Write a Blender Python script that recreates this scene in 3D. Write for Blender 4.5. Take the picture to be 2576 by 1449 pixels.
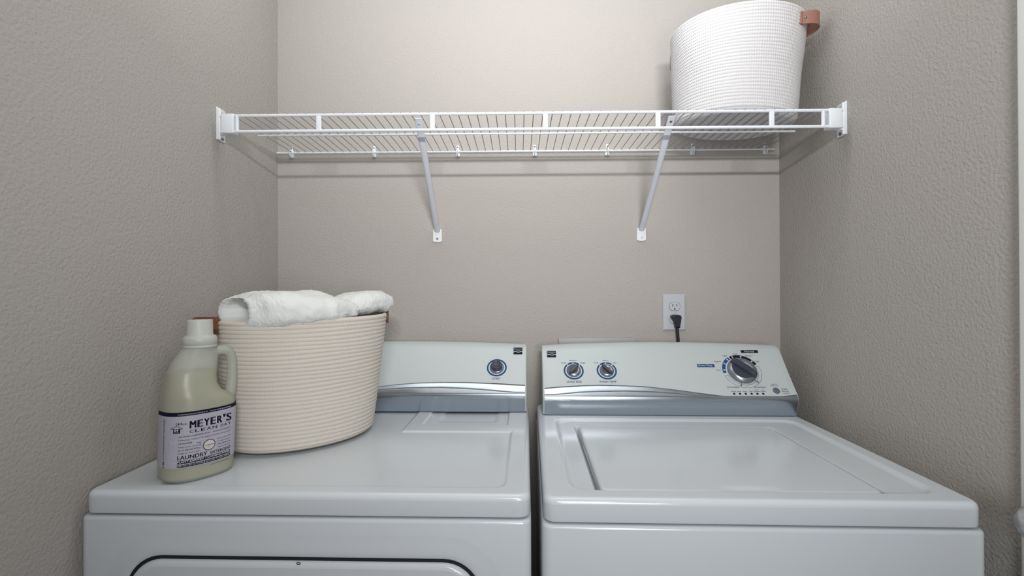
import bpy, bmesh, math, random
import numpy as np
from mathutils import Vector, Matrix, noise

# ------------------------------------------------------------------ scene, camera, light, exposure
scene = bpy.context.scene
for o in list(bpy.data.objects):
    bpy.data.objects.remove(o, do_unlink=True)
col = scene.collection
R = math.radians

FPX = 1205.4877                                   # focal length in pixels of a 2576-wide frame
CAM = Vector((0.7366, -1.4531, 1.2472))
YAW, PITCH, ROLL = R(0.865), R(0.2316), R(-0.2115)
_fh = Vector((-math.sin(YAW), math.cos(YAW), 0))
_rh = Vector((math.cos(YAW), math.sin(YAW), 0))
_fw = _fh * math.cos(PITCH) + Vector((0, 0, math.sin(PITCH)))
_up = _fh * -math.sin(PITCH) + Vector((0, 0, math.cos(PITCH)))
AX_R = _rh * math.cos(ROLL) + _up * math.sin(ROLL)
AX_U = _rh * -math.sin(ROLL) + _up * math.cos(ROLL)
cam_data = bpy.data.cameras.new('camera')
cam_data.sensor_width = 36.0
cam_data.lens = FPX / 2576 * 36
cam_data.clip_start = 0.02
cam = bpy.data.objects.new('camera', cam_data)
col.objects.link(cam)
_m = Matrix((AX_R, AX_U, -_fw)).transposed().to_4x4()
_m.translation = CAM
cam.matrix_world = _m
scene.camera = cam


def ray(u, v):
    return AX_R * ((u - 1288) / FPX) + AX_U * (-(v - 724.5) / FPX) + _fw


def on_plane(u, v, p0, n):                        # measured point of the photograph on a plane of the room
    d = ray(u, v)
    return CAM + d * ((Vector(p0) - CAM).dot(n) / d.dot(n))


ROOM_W = 1.5206
world = bpy.data.worlds.new('world')
scene.world = world
world.use_nodes = True
world.node_tree.nodes['Background'].inputs[0].default_value = (0.8, 0.9, 1.0, 1)
world.node_tree.nodes['Background'].inputs[1].default_value = 0.1


def area(name, loc, target, sx, sy, power, colour=(1, 1, 1), shape='RECTANGLE'):
    l = bpy.data.lights.new(name, 'AREA')
    l.shape = shape
    l.size = sx
    l.size_y = sy
    l.energy = power
    l.color = colour
    o = bpy.data.objects.new(name, l)
    col.objects.link(o)
    o.location = loc
    o.rotation_euler = (Vector(target) - Vector(loc)).to_track_quat('-Z', 'Y').to_euler()
    return o


# long low lamp of the hall (casts the shelf's shadow lines), closet ceiling lamp, and added fills: side, ceiling strip, front, bounce
_l = area('hall_lamp', (0.88, -2.06, 1.82), (0.78, 0, 1.78), 0.42, 0.035, 6.2, (1.0, 0.985, 0.97))
_l.data.spread = R(90)
area('added_side_fill', (1.02, -1.80, 1.20), (0.85, 0, 0.85), 0.4, 0.4, 6.7, (0.98, 0.99, 1.0))  # unseen fill, added to brighten the machine fronts
area('added_ceiling_strip', (0.76, -0.42, 2.42), (0.76, -0.42, 0), 1.45, 0.16, 3.6, (0.96, 0.99, 1.0))  # unseen strip, added to brighten the top of the back wall
area('closet_ceiling_lamp', (0.82, -0.70, 2.42), (0.82, -0.70, 0), 0.24, 0.24, 0.7, (1.0, 0.99, 0.96), 'DISK')
_l = area('added_front_fill', (0.76, -1.0, 2.30), (0.76, 0, 2.05), 1.1, 0.2, 1.0, (0.96, 0.99, 1.0))  # unseen fill, added high in front to lift the upper back wall
_l.data.spread = R(80)
area('added_bounce_fill', (0.76, -0.9, 1.9), (0.76, -0.5, 3.0), 0.5, 0.3, 3.4, (0.96, 0.99, 1.0))  # unseen uplight, added for broad light off the ceiling

vs = scene.view_settings
vs.view_transform = 'Standard'
vs.look = 'None'
vs.exposure = 0.0
vs.gamma = 1.0
vs.use_curve_mapping = False


# ------------------------------------------------------------------ materials
def new_mat(name, colour, rough=0.5, metal=0.0, spec=0.5, coat=0.0):
    m = bpy.data.materials.new(name)
    m.use_nodes = True
    b = m.node_tree.nodes['Principled BSDF']
    b.inputs['Base Color'].default_value = (*colour, 1)
    b.inputs['Roughness'].default_value = rough
    b.inputs['Metallic'].default_value = metal
    b.inputs['Specular IOR Level'].default_value = spec
    b.inputs['Coat Weight'].default_value = coat
    return m


def node(m, kind, **kw):
    n = m.node_tree.nodes.new(kind)
    for k, v in kw.items():
        setattr(n, k, v)
    return n


def link(m, a, b):
    m.node_tree.links.new(a, b)


def add_noise_bump(m, scale, strength, dist, detail=2.0, coord='Object', rough_noise=0.5):
    b = m.node_tree.nodes['Principled BSDF']
    tc = node(m, 'ShaderNodeTexCoord')
    nz = node(m, 'ShaderNodeTexNoise')
    nz.inputs['Scale'].default_value = scale
    nz.inputs['Detail'].default_value = detail
    nz.inputs['Roughness'].default_value = rough_noise
    bp = node(m, 'ShaderNodeBump')
    bp.inputs['Strength'].default_value = strength
    bp.inputs['Distance'].default_value = dist
    link(m, tc.outputs[coord], nz.inputs['Vector'])
    link(m, nz.outputs['Fac'], bp.inputs['Height'])
    link(m, bp.outputs['Normal'], b.inputs['Normal'])
    return m


WALL = add_noise_bump(new_mat('wall_paint', (0.425, 0.400, 0.376), 0.8, spec=0.2), 165, 0.62, 0.003, 2.5)
CEIL = add_noise_bump(new_mat('ceiling_paint', (0.80, 0.79, 0.77), 0.8, spec=0.2), 120, 0.3, 0.003)
FLOOR = new_mat('floor_vinyl', (0.12, 0.09, 0.07), 0.5)
TRIM = new_mat('trim_paint', (0.80, 0.82, 0.80), 0.4)
ENAMEL = add_noise_bump(new_mat('white_enamel', (0.61, 0.65, 0.69), 0.15, spec=0.5), 420, 0.03, 0.001)
CONSOLE = new_mat('console_plastic', (0.52, 0.575, 0.58), 0.30)
SILVER = new_mat('silver_trim', (0.46, 0.515, 0.57), 0.26, metal=1.0)
INK = new_mat('grey_ink', (0.05, 0.055, 0.07), 0.5)
NAVY = new_mat('navy_ink', (0.006, 0.008, 0.024), 0.6, spec=0.2)
BLUE = new_mat('blue_ink', (0.016, 0.075, 0.21), 0.6, spec=0.2)
WHITE_INK = new_mat('white_ink', (0.75, 0.78, 0.80), 0.5)
LILAC_INK = new_mat('lilac_ink', (0.60, 0.58, 0.66), 0.5)
KNOB_SILVER = new_mat('knob_silver', (0.30, 0.32, 0.36), 0.32, metal=0.75)
KNOB_DARK = new_mat('knob_dark', (0.045, 0.05, 0.075), 0.35)
BUTTON = new_mat('button_grey', (0.12, 0.13, 0.18), 0.45)
BLACK = new_mat('gap_shade_black', (0.006, 0.007, 0.012), 0.6)  # darkness inside gaps and slots is put into this colour
RUBBER = new_mat('black_rubber', (0.008, 0.009, 0.016), 0.38)
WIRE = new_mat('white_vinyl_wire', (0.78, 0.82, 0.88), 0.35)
DECK_SHADED = new_mat('shaded_deck_vinyl', (0.34, 0.34, 0.36), 0.4)  # white vinyl wire, greyed so its backlit shade is in the colour
PLASTIC = new_mat('white_plastic', (0.78, 0.82, 0.86), 0.35)
BRACE = new_mat('white_steel', (0.68, 0.70, 0.78), 0.35)
SCREW = new_mat('screw_steel', (0.25, 0.25, 0.27), 0.35, metal=0.9)
PLATE = new_mat('outlet_plate', (0.50, 0.52, 0.57), 0.35)
LEATHER = add_noise_bump(new_mat('brown_leather', (0.17, 0.062, 0.030), 0.5), 400, 0.2, 0.001)
LEATHER_PALE = add_noise_bump(new_mat('tan_leather', (0.30, 0.15, 0.115), 0.5), 400, 0.2, 0.001)
BOX_PLASTIC = new_mat('box_plastic', (0.39, 0.39, 0.39), 0.5)
KNOB_DOOR = new_mat('satin_nickel', (0.62, 0.62, 0.63), 0.3, metal=0.8)


def rope_mat(name, colour, ks, amount):
    m = new_mat(name, colour, 0.9, spec=0.1)
    b = m.node_tree.nodes['Principled BSDF']
    uv = node(m, 'ShaderNodeUVMap')
    sep = node(m, 'ShaderNodeSeparateXYZ')
    link(m, uv.outputs[0], sep.inputs[0])
    # slanted strands: the braid of each coil, u along the rope in metres, v in coils
    ml = node(m, 'ShaderNodeMath', operation='MULTIPLY')
    ml.inputs[1].default_value = ks
    link(m, sep.outputs[0], ml.inputs[0])
    pp = node(m, 'ShaderNodeMath', operation='PINGPONG')
    pp.inputs[1].default_value = 0.5
    link(m, sep.outputs[1], pp.inputs[0])
    m2 = node(m, 'ShaderNodeMath', operation='MULTIPLY')
    m2.inputs[1].default_value = 5.0
    link(m, pp.outputs[0], m2.inputs[0])
    ad = node(m, 'ShaderNodeMath', operation='ADD')
    link(m, ml.outputs[0], ad.inputs[0])
    link(m, m2.outputs[0], ad.inputs[1])
    sn = node(m, 'ShaderNodeMath', operation='SINE')
    link(m, ad.outputs[0], sn.inputs[0])
    tc = node(m, 'ShaderNodeTexCoord')
    nz = node(m, 'ShaderNodeTexNoise')
    nz.inputs['Scale'].default_value = 500
    link(m, tc.outputs['Object'], nz.inputs['Vector'])
    nm = node(m, 'ShaderNodeMath', operation='MULTIPLY_ADD')
    nm.inputs[1].default_value = 2.0
    link(m, nz.outputs['Fac'], nm.inputs[0])
    link(m, sn.outputs[0], nm.inputs[2])
    bp = node(m, 'ShaderNodeBump')
    bp.inputs['Strength'].default_value = amount
    bp.inputs['Distance'].default_value = 0.0012
    link(m, nm.outputs[0], bp.inputs['Height'])
    link(m, bp.outputs[0], b.inputs['Normal'])
    return m


ROPE_CREAM = rope_mat('cream_cotton_rope', (0.64, 0.60, 0.54), 1500, 0.17)
ROPE_WHITE = rope_mat('white_cotton_rope', (0.70, 0.695, 0.71), 1250, 0.36)

TOWEL = new_mat('white_terry', (0.76, 0.785, 0.77), 0.95, spec=0.05)
add_noise_bump(TOWEL, 800, 0.45, 0.002, 3.0)
TOWEL.node_tree.nodes['Principled BSDF'].inputs['Sheen Weight'].default_value = 0.25


def milky(name, colour, clear, rough=0.35):
    m = new_mat(name, colour, rough)
    nt = m.node_tree
    b = nt.nodes['Principled BSDF']
    tr = node(m, 'ShaderNodeBsdfTransparent')
    mix = node(m, 'ShaderNodeMixShader')
    mix.inputs[0].default_value = clear
    link(m, b.outputs[0], mix.inputs[1])
    link(m, tr.outputs[0], mix.inputs[2])
    link(m, mix.outputs[0], nt.nodes['Material Output'].inputs['Surface'])
    return m


BOTTLE = milky('milky_plastic', (0.60, 0.625, 0.56), 0.55)
LIQUID = new_mat('yellow_detergent', (0.27, 0.235, 0.095), 0.3)
CAP = new_mat('cap_plastic', (0.47, 0.49, 0.455), 0.45)
LABEL = new_mat('lilac_label', (0.42, 0.41, 0.49), 0.45)
LABEL_NAVY = new_mat('label_navy', (0.007, 0.006, 0.024), 0.7, spec=0.15)
LABEL_PALE = new_mat('label_pale', (0.60, 0.58, 0.56), 0.5)
LABEL_PINK = new_mat('label_mauve', (0.16, 0.09, 0.13), 0.5)


# ------------------------------------------------------------------ mesh helpers
class MB:
    """collects faces (with a material slot each) and links them as ONE mesh object"""

    def __init__(self):
        self.v, self.f, self.mi, self.sm = [], [], [], []
        self.uv = None

    def add(self, verts, faces, mi=0, smooth=True):
        k = len(self.v)
        self.v += [tuple(p) for p in verts]
        for f in faces:
            self.f.append(tuple(i + k for i in f))
            self.mi.append(mi)
            self.sm.append(smooth)
        return self

    def grid(self, rows, closed_u=False, closed_v=False, mi=0, smooth=True, flip=False):
        nu, nv = len(rows[0]), len(rows)
        vs_ = [p for r_ in rows for p in r_]
        fs = []
        for j in range(nv if closed_v else nv - 1):
            for i in range(nu if closed_u else nu - 1):
                a, b = j * nu + i, j * nu + (i + 1) % nu
                c, d = ((j + 1) % nv) * nu + (i + 1) % nu, ((j + 1) % nv) * nu + i
                fs.append((a, d, c, b) if flip else (a, b, c, d))
        return self.add(vs_, fs, mi, smooth)

    def box(self, lo, hi, bevel=0.0, seg=2, mi=0, mat=None):
        bm = bmesh.new()
        bmesh.ops.create_cube(bm, size=1)
        for v in bm.verts:
            v.co = Vector([(lo[i] + hi[i]) / 2 + v.co[i] * (hi[i] - lo[i]) for i in range(3)])
        if bevel:
            bmesh.ops.bevel(bm, geom=list(bm.edges), offset=bevel, segments=seg, profile=0.5, affect='EDGES')
        if mat is not None:
            bmesh.ops.transform(bm, matrix=mat, verts=list(bm.verts))
        bm.verts.index_update()
        self.add([v.co[:] for v in bm.verts], [[v.index for v in f.verts] for f in bm.faces], mi, bevel > 0)
        bm.free()
        return self

    def tube(self, path, r, n=10, caps=True, mi=0, flat=1.0, up=None):
        path = [Vector(p) for p in path]
        rows = []
        t0 = (path[1] - path[0]).normalized()
        ref = Vector(up) if up else (Vector((0, 0, 1)) if abs(t0.z) < 0.9 else Vector((1, 0, 0)))
        for i, p in enumerate(path):
            t = (path[min(i + 1, len(path) - 1)] - path[max(i - 1, 0)]).normalized()
            s = t.cross(ref).normalized()
            w = s.cross(t).normalized()
            if not up:
                ref = w
            rr = r[i] if isinstance(r, (list, tuple)) else r
            rows.append([p + s * (rr * math.cos(2 * math.pi * k / n)) + w * (rr * flat * math.sin(2 * math.pi * k / n)) for k in range(n)])
        self.grid(rows, closed_u=True, mi=mi)
        if caps:
            m_ = len(rows)
            self.add(rows[0], [tuple(range(n))], mi, False)
            self.add(rows[-1], [tuple(reversed(range(n)))], mi, False)
        return self

    def lathe(self, prof, n=48, mat=None, mi=0, cap=True):
        """prof: (radius, height) pairs, axis z, then moved by mat"""
        M = mat or Matrix()
        rows = [[M @ Vector((r_ * math.cos(2 * math.pi * k / n), r_ * math.sin(2 * math.pi * k / n), h_)) for k in range(n)] for r_, h_ in prof]
        self.grid(rows, closed_u=True, mi=mi)
        if cap:
            self.add(rows[-1], [tuple(range(n))], mi, False)
            self.add(rows[0], [tuple(reversed(range(n)))], mi, False)
        return self

    def build(self, name, mats, parent=None):
        if not isinstance(mats, (list, tuple)):
            mats = [mats]
        me = bpy.data.meshes.new(name)
        me.from_pydata(self.v, [], self.f)
        for m in mats:
            me.materials.append(m)
        me.polygons.foreach_set('material_index', self.mi)
        me.polygons.foreach_set('use_smooth', self.sm)
        if self.uv:
            ul = me.uv_layers.new(name='UVMap')
            for lp in me.loops:
                ul.data[lp.index].uv = self.uv[lp.vertex_index]
        me.update()
        o = bpy.data.objects.new(name, me)
        col.objects.link(o)
        if parent:
            o.parent = parent
        return o


def fix_normals(o):
    bm = bmesh.new()
    bm.from_mesh(o.data)
    bmesh.ops.recalc_face_normals(bm, faces=list(bm.faces))
    bm.to_mesh(o.data)
    bm.free()
    return o


def tag(o, label, cat, group=None):
    o['label'] = label
    o['category'] = cat
    if group:
        o['group'] = group
    return o


def struct(o):
    o['kind'] = 'structure'
    return o


def thing(name, label, cat, loc, rz=0.0, group=None):
    o = bpy.data.objects.new(name, None)
    o.empty_display_size = 0.05
    col.objects.link(o)
    o.location = loc
    o.rotation_euler = (0, 0, rz)
    return tag(o, label, cat, group)


_glyphs = {}


def glyphs(s, bold=0.0):
    key = (s, bold)
    if key not in _glyphs:
        cu = bpy.data.curves.new('lettering', 'FONT')
        cu.body = s
        cu.size = 1.0
        cu.offset = bold
        cu.resolution_u = 3
        ob = bpy.data.objects.new('lettering', cu)
        me = bpy.data.meshes.new_from_object(ob)
        _glyphs[key] = ([v.co[:2] for v in me.vertices], [tuple(p.vertices) for p in me.polygons])
        bpy.data.meshes.remove(me)
        bpy.data.objects.remove(ob)
        bpy.data.curves.remove(cu)
    return _glyphs[key]


CAP_H = max(y for x, y in glyphs('H')[0]) - min(y for x, y in glyphs('H')[0])


def write(mb, s, a, b, h, place, mi, bold=0.0):
    """letters of s with baseline from a to b (2D on a surface), capital height h; place maps 2D to 3D"""
    vs_, fs = glyphs(s)
    if not vs_:
        return
    if bold:
        d_ = (Vector(b) - Vector(a)).normalized() * (bold * h * 1.3)
        write(mb, s, Vector(a) - d_, Vector(b) - d_, h, place, mi)
        write(mb, s, Vector(a) + d_, Vector(b) + d_, h, place, mi)
    x0, x1 = min(v[0] for v in vs_), max(v[0] for v in vs_)
    a, b = Vector(a), Vector(b)
    d = b - a
    up = Vector((-d.y, d.x)).normalized()
    pts = []
    for x, y in vs_:
        q = a + d * ((x - x0) / (x1 - x0)) + up * (y / CAP_H * h)
        pts.append(place(q.x, q.y))
    mb.add(pts, fs, mi, False)


def poly2(mb, pts, place, mi):
    mb.add([place(*p) for p in pts], [tuple(range(len(pts)))], mi, False)


def arc_band(mb, c, r0, r1, a0, a1, place, mi, n=24, ky=1.0):
    rows = []
    for r_ in (r0, r1):
        rows.append([place(c[0] + r_ * math.cos(R(a0 + (a1 - a0) * i / n)), c[1] + ky * r_ * math.sin(R(a0 + (a1 - a0) * i / n))) for i in range(n + 1)])
    mb.grid(rows, mi=mi, smooth=False, flip=a1 > a0)


def line2(mb, pts, w, place, mi):
    pts = [Vector(p) for p in pts]
    rows = [[], []]
    for i, p in enumerate(pts):
        t = (pts[min(i + 1, len(pts) - 1)] - pts[max(i - 1, 0)]).normalized()
        nrm = Vector((-t.y, t.x)) * w / 2
        rows[0].append(place(*(p - nrm)))
        rows[1].append(place(*(p + nrm)))
    mb.grid(rows, mi=mi, smooth=False)


# ------------------------------------------------------------------ the room
FRONT, HALL_X, HALL_Y, H = -0.70, 2.9, -3.3, 2.44


def slab(name, lo, hi, m):
    return struct(MB().box(lo, hi).build(name, m))


slab('wall_back', (-0.1, 0.0, 0), (ROOM_W + 0.1, 0.1, H), WALL)
slab('wall_left', (-0.1, HALL_Y, 0), (0.0, 0.0, H), WALL)
slab('wall_right', (ROOM_W, FRONT, 0), (ROOM_W + 0.1, 0.0, H), WALL)
slab('wall_hall', (ROOM_W + 0.1, FRONT, 0), (HALL_X, FRONT + 0.1, H), WALL)
slab('wall_side', (HALL_X, HALL_Y, 0), (HALL_X + 0.1, FRONT + 0.1, H), WALL)
slab('wall_front', (-0.1, HALL_Y - 0.1, 0), (HALL_X + 0.1, HALL_Y, H), WALL)
slab('floor', (-0.1, HALL_Y - 0.1, -0.1), (HALL_X + 0.1, 0.1, 0.0), FLOOR)
slab('ceiling', (-0.1, HALL_Y - 0.1, H), (HALL_X + 0.1, 0.1, H + 0.1), CEIL)
struct(MB().box((ROOM_W - 0.012, FRONT - 0.075, 0), (ROOM_W + 0.1, FRONT + 0.001, 2.30), 0.004).build('trim_1', TRIM))

# door lever at the right edge of the frame
dk = thing('door_knob', 'pale rounded door knob cut off at right edge beside washer', 'door knob', (ROOM_W - 0.012, -0.7715, 0.915))
kb = MB()
kb.lathe([(0.0, 0.0), (0.024, 0.0), (0.024, 0.006), (0.011, 0.010), (0.010, 0.026), (0.018, 0.032), (0.025, 0.042), (0.026, 0.052), (0.020, 0.062), (0.0, 0.065)], 32,
         Matrix.Rotation(-math.pi / 2, 4, 'Y'), cap=False)
kb.build('knob', KNOB_DOOR, dk)


# ------------------------------------------------------------------ the wire shelf
SZ, SD, SB = 1.6684, 0.3138, 0.0132
sh = thing('wire_shelf', 'white wire closet shelf running wall to wall above the machines', 'shelf', (0.0, 0.0, SZ))


def rod(name, p, q, r, m, parent, n=10):
    return MB().tube([p, q], r, n).build(name, m, parent)


rod('front_rail', (0.02, -SD, -0.0005), (ROOM_W - 0.02, -SD, -0.0005), 0.0036, WIRE, sh, 14)
rod('lip_rail', (0.02, -SD, -0.0385), (ROOM_W - 0.02, -SD, -0.0385), 0.0036, WIRE, sh, 14)
rod('middle_rail', (0.036, -0.1765, -0.0042), (1.467, -0.1765, -0.0042), 0.0027, WIRE, sh)
rod('back_rail', (0.004, -SB, -0.0042), (1.500, -SB, -0.0042), 0.0028, WIRE, sh)
proto = rod('deck_wire', (0, -SD - 0.004, 0.0028), (0, -SB + 0.003, 0.0), 0.00115, DECK_SHADED, sh, 6)
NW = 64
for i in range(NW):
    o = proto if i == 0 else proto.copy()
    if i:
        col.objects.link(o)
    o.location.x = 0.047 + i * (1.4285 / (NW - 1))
for k, x in enumerate((0.258, 0.531, 0.8003, 1.0667, 1.334)):
    b = MB()
    b.box((x - 0.0062, -SD - 0.0032, -0.0385), (x + 0.0062, -SD + 0.0032, -0.001), 0.0024, 3)
    b.build('lip_strut', WIRE, sh)
for x in (0.0605, 1.4545):
    rod('end_strut', (x, -SD, -0.0385), (x, -SD, -0.001), 0.0045, WIRE, sh)

for side, x0, lab in ((1, 0.0, 'white plastic end bracket holding the shelf to the left wall'),
                      (-1, ROOM_W, 'white plastic end bracket holding the shelf to the right wall')):
    t = thing('end_bracket', lab, 'shelf bracket', (x0, -SD, SZ), 0, 'shelf end brackets')
    sx = lambda a: a * side

    def sbox(b, lo, hi, bev):
        xs_ = sorted((sx(lo[0]), sx(hi[0])))
        b.box((xs_[0], lo[1], lo[2]), (xs_[1], hi[1], hi[2]), bev, 2)
    b = MB()
    sbox(b, (0.0, 0.0125, -0.0525), (0.0110, 0.020, 0.0240), 0.002)
    sbox(b, (0.0, 0.0135, -0.0525), (0.0035, 0.047, 0.0275), 0.001)
    b.build('wall_plate', PLASTIC, t)
    b = MB()
    sbox(b, (0.0240, -0.0052, -0.0430), (0.054, 0.019, 0.0040), 0.002)
    sbox(b, (0.0100, 0.0130, -0.0430), (0.0260, 0.0195, 0.0040), 0.001)
    b.build('rail_socket', PLASTIC, t)
    for z in (0.0145, -0.0455):
        b = MB()
        b.lathe([(0.0, 0.0), (0.0042, 0.0), (0.0042, 0.0016), (0.0025, 0.0028), (0.0, 0.0028)], 16,
                Matrix.Translation((sx(0.0035), 0.034, z)) @ Matrix.Rotation(side * math.pi / 2, 4, 'Y'), cap=False)
        b.build('screw', SCREW, t)

# diagonal braces
for (xt, xb, zf, lab, dark) in ((0.4949, 0.4890, 1.4045, 'left diagonal white steel brace under the shelf', 0), (1.1035, 1.1057, 1.4050, 'right diagonal white steel brace under the shelf', 1)):
    t = thing('shelf_brace', lab, 'shelf brace', (xb, 0.0, zf), 0, 'diagonal shelf braces')
    dx = xt - xb
    top = Vector((dx, -SD + 0.010, SZ - 0.007 - zf))
    foot = Vector((0, -0.006, 0.022))
    path = [top.lerp(foot, k / 24) for k in range(25)]
    rows = []
    dirv = (foot - top).normalized()
    nrm = Vector((0, dirv.z, -dirv.y)).normalized()          # faces forward and down
    if nrm.y > 0:
        nrm = -nrm
    for k, p in enumerate(path):
        f = k / 24
        hw = 0.0092 - 0.0012 * math.sin(math.pi * f)
        bulge = 0.0015 + 0.007 * min(1, max(0, (f - 0.12) / 0.3))
        if f > 0.93:
            bulge *= 0.55
        sec = []
        for q in range(9):
            a = math.pi * q / 8
            sec.append(p + Vector((-hw * math.cos(a), 0, 0)) + nrm * (bulge * math.sin(a)))
        for q in range(4):
            sec.append(p + Vector((hw - hw * 2 * (q + 0.5) / 4, 0, 0)) + nrm * -0.0012)
        rows.append(sec)
    b = MB().grid(rows, closed_u=True)
    b.add(rows[0], [tuple(range(13))], 0, False)
    b.add(rows[-1], [tuple(reversed(range(13)))], 0, False)
    fix_normals(b.build('arm', BRACE, t))
    b = MB()
    out = [(-0.0125, 0.027), (0.0125, 0.027), (0.0135, -0.008), (0.009, -0.0105), (0, -0.0115), (-0.009, -0.0105), (-0.0135, -0.008)]
    fr = [(x, -0.0042, z) for x, z in out]
    bk = [(x, 0.0, z) for x, z in out]
    n_ = len(out)
    b.add(fr + bk, [tuple(range(n_)), tuple(reversed(range(n_, 2 * n_)))] + [(i, i + n_, (i + 1) % n_ + n_, (i + 1) % n_) for i in range(n_)], 0, False)
    fix_normals(b.build('foot_plate', PLASTIC, t))
    b = MB()
    b.lathe([(0, 0), (0.0033, 0), (0.0033, 0.0012), (0.0018, 0.002), (0, 0.002)], 14, Matrix.Translation((0, -0.0042, -0.001)) @ Matrix.Rotation(math.pi / 2, 4, 'X'), cap=False)
    b.build('screw', SCREW if not dark else BRACE, t)
    b = MB()
    hp = top.lerp(foot, 0.035) + nrm * 0.0022
    M = Matrix.Translation(hp) @ nrm.to_track_quat('Z', 'Y').to_matrix().to_4x4()
    b.lathe([(0, -0.001), (0.003, -0.001), (0.003, 0.0006), (0, 0.0008)], 14, M, cap=False)
    b.build('rivet', SCREW if dark else BRACE, t)

# small clips that hold the back rail to the wall
clip_pos = [(0.044, 'left wall corner, leftmost of seven'), (0.2967, 'left corner, second clip from left'), (0.5518, 'left brace, first clip to its right'),
            (0.785, 'middle of the shelf, fourth clip from left'), (1.0039, 'right brace, first clip to its left'), (1.2599, 'hanging under the left part of upper basket'),
            (1.4768, 'right wall corner, rightmost of seven')]
first = None
for i, (x, where) in enumerate(clip_pos):
    lab = 'small white plastic wall clip ' + ('near the ' if 'hanging' not in where else '') + where
    if first is None:
        first = thing('shelf_clip', lab, 'shelf clip', (x, 0, SZ), 0, 'wall clips along the back of the shelf')
        b = MB()
        b.box((-0.0065, -0.0045, -0.016), (0.0065, 0.0, 0.004), 0.0012)
        b.box((-0.0040, -0.0040, 0.002), (0.0040, 0.0, 0.018), 0.0018)
        b.build('clip_base', PLASTIC, first)
        b = MB()
        b.tube([(0, -0.004, -0.014), (0, -0.013, -0.0125), (0, -0.0185, -0.006), (0, -0.0175, 0.0005), (0, -0.0135, 0.0025)], 0.0042, 8, flat=0.35, up=(1, 0, 0))
        b.build('hook', PLASTIC, first)
        b = MB()
        b.lathe([(0, 0), (0.0022, 0), (0.0018, 0.0012), (0, 0.0014)], 12, Matrix.Translation((0, -0.004, 0.012)) @ Matrix.Rotation(math.pi / 2, 4, 'X'), cap=False)
        b.build('pin', SCREW, first)
    else:
        c = first.copy()
        col.objects.link(c)
        c.location = (x, 0, SZ)
        c['label'] = lab
        for ch in list(first.children):
            d = ch.copy()
            d.parent = c
            col.objects.link(d)


# ------------------------------------------------------------------ cotton rope baskets
def ellipse(a, b, n, t):
    c, s = math.cos(t), math.sin(t)
    return a * math.copysign(abs(c) ** (2 / n), c), b * math.copysign(abs(s) ** (2 / n), s)


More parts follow.
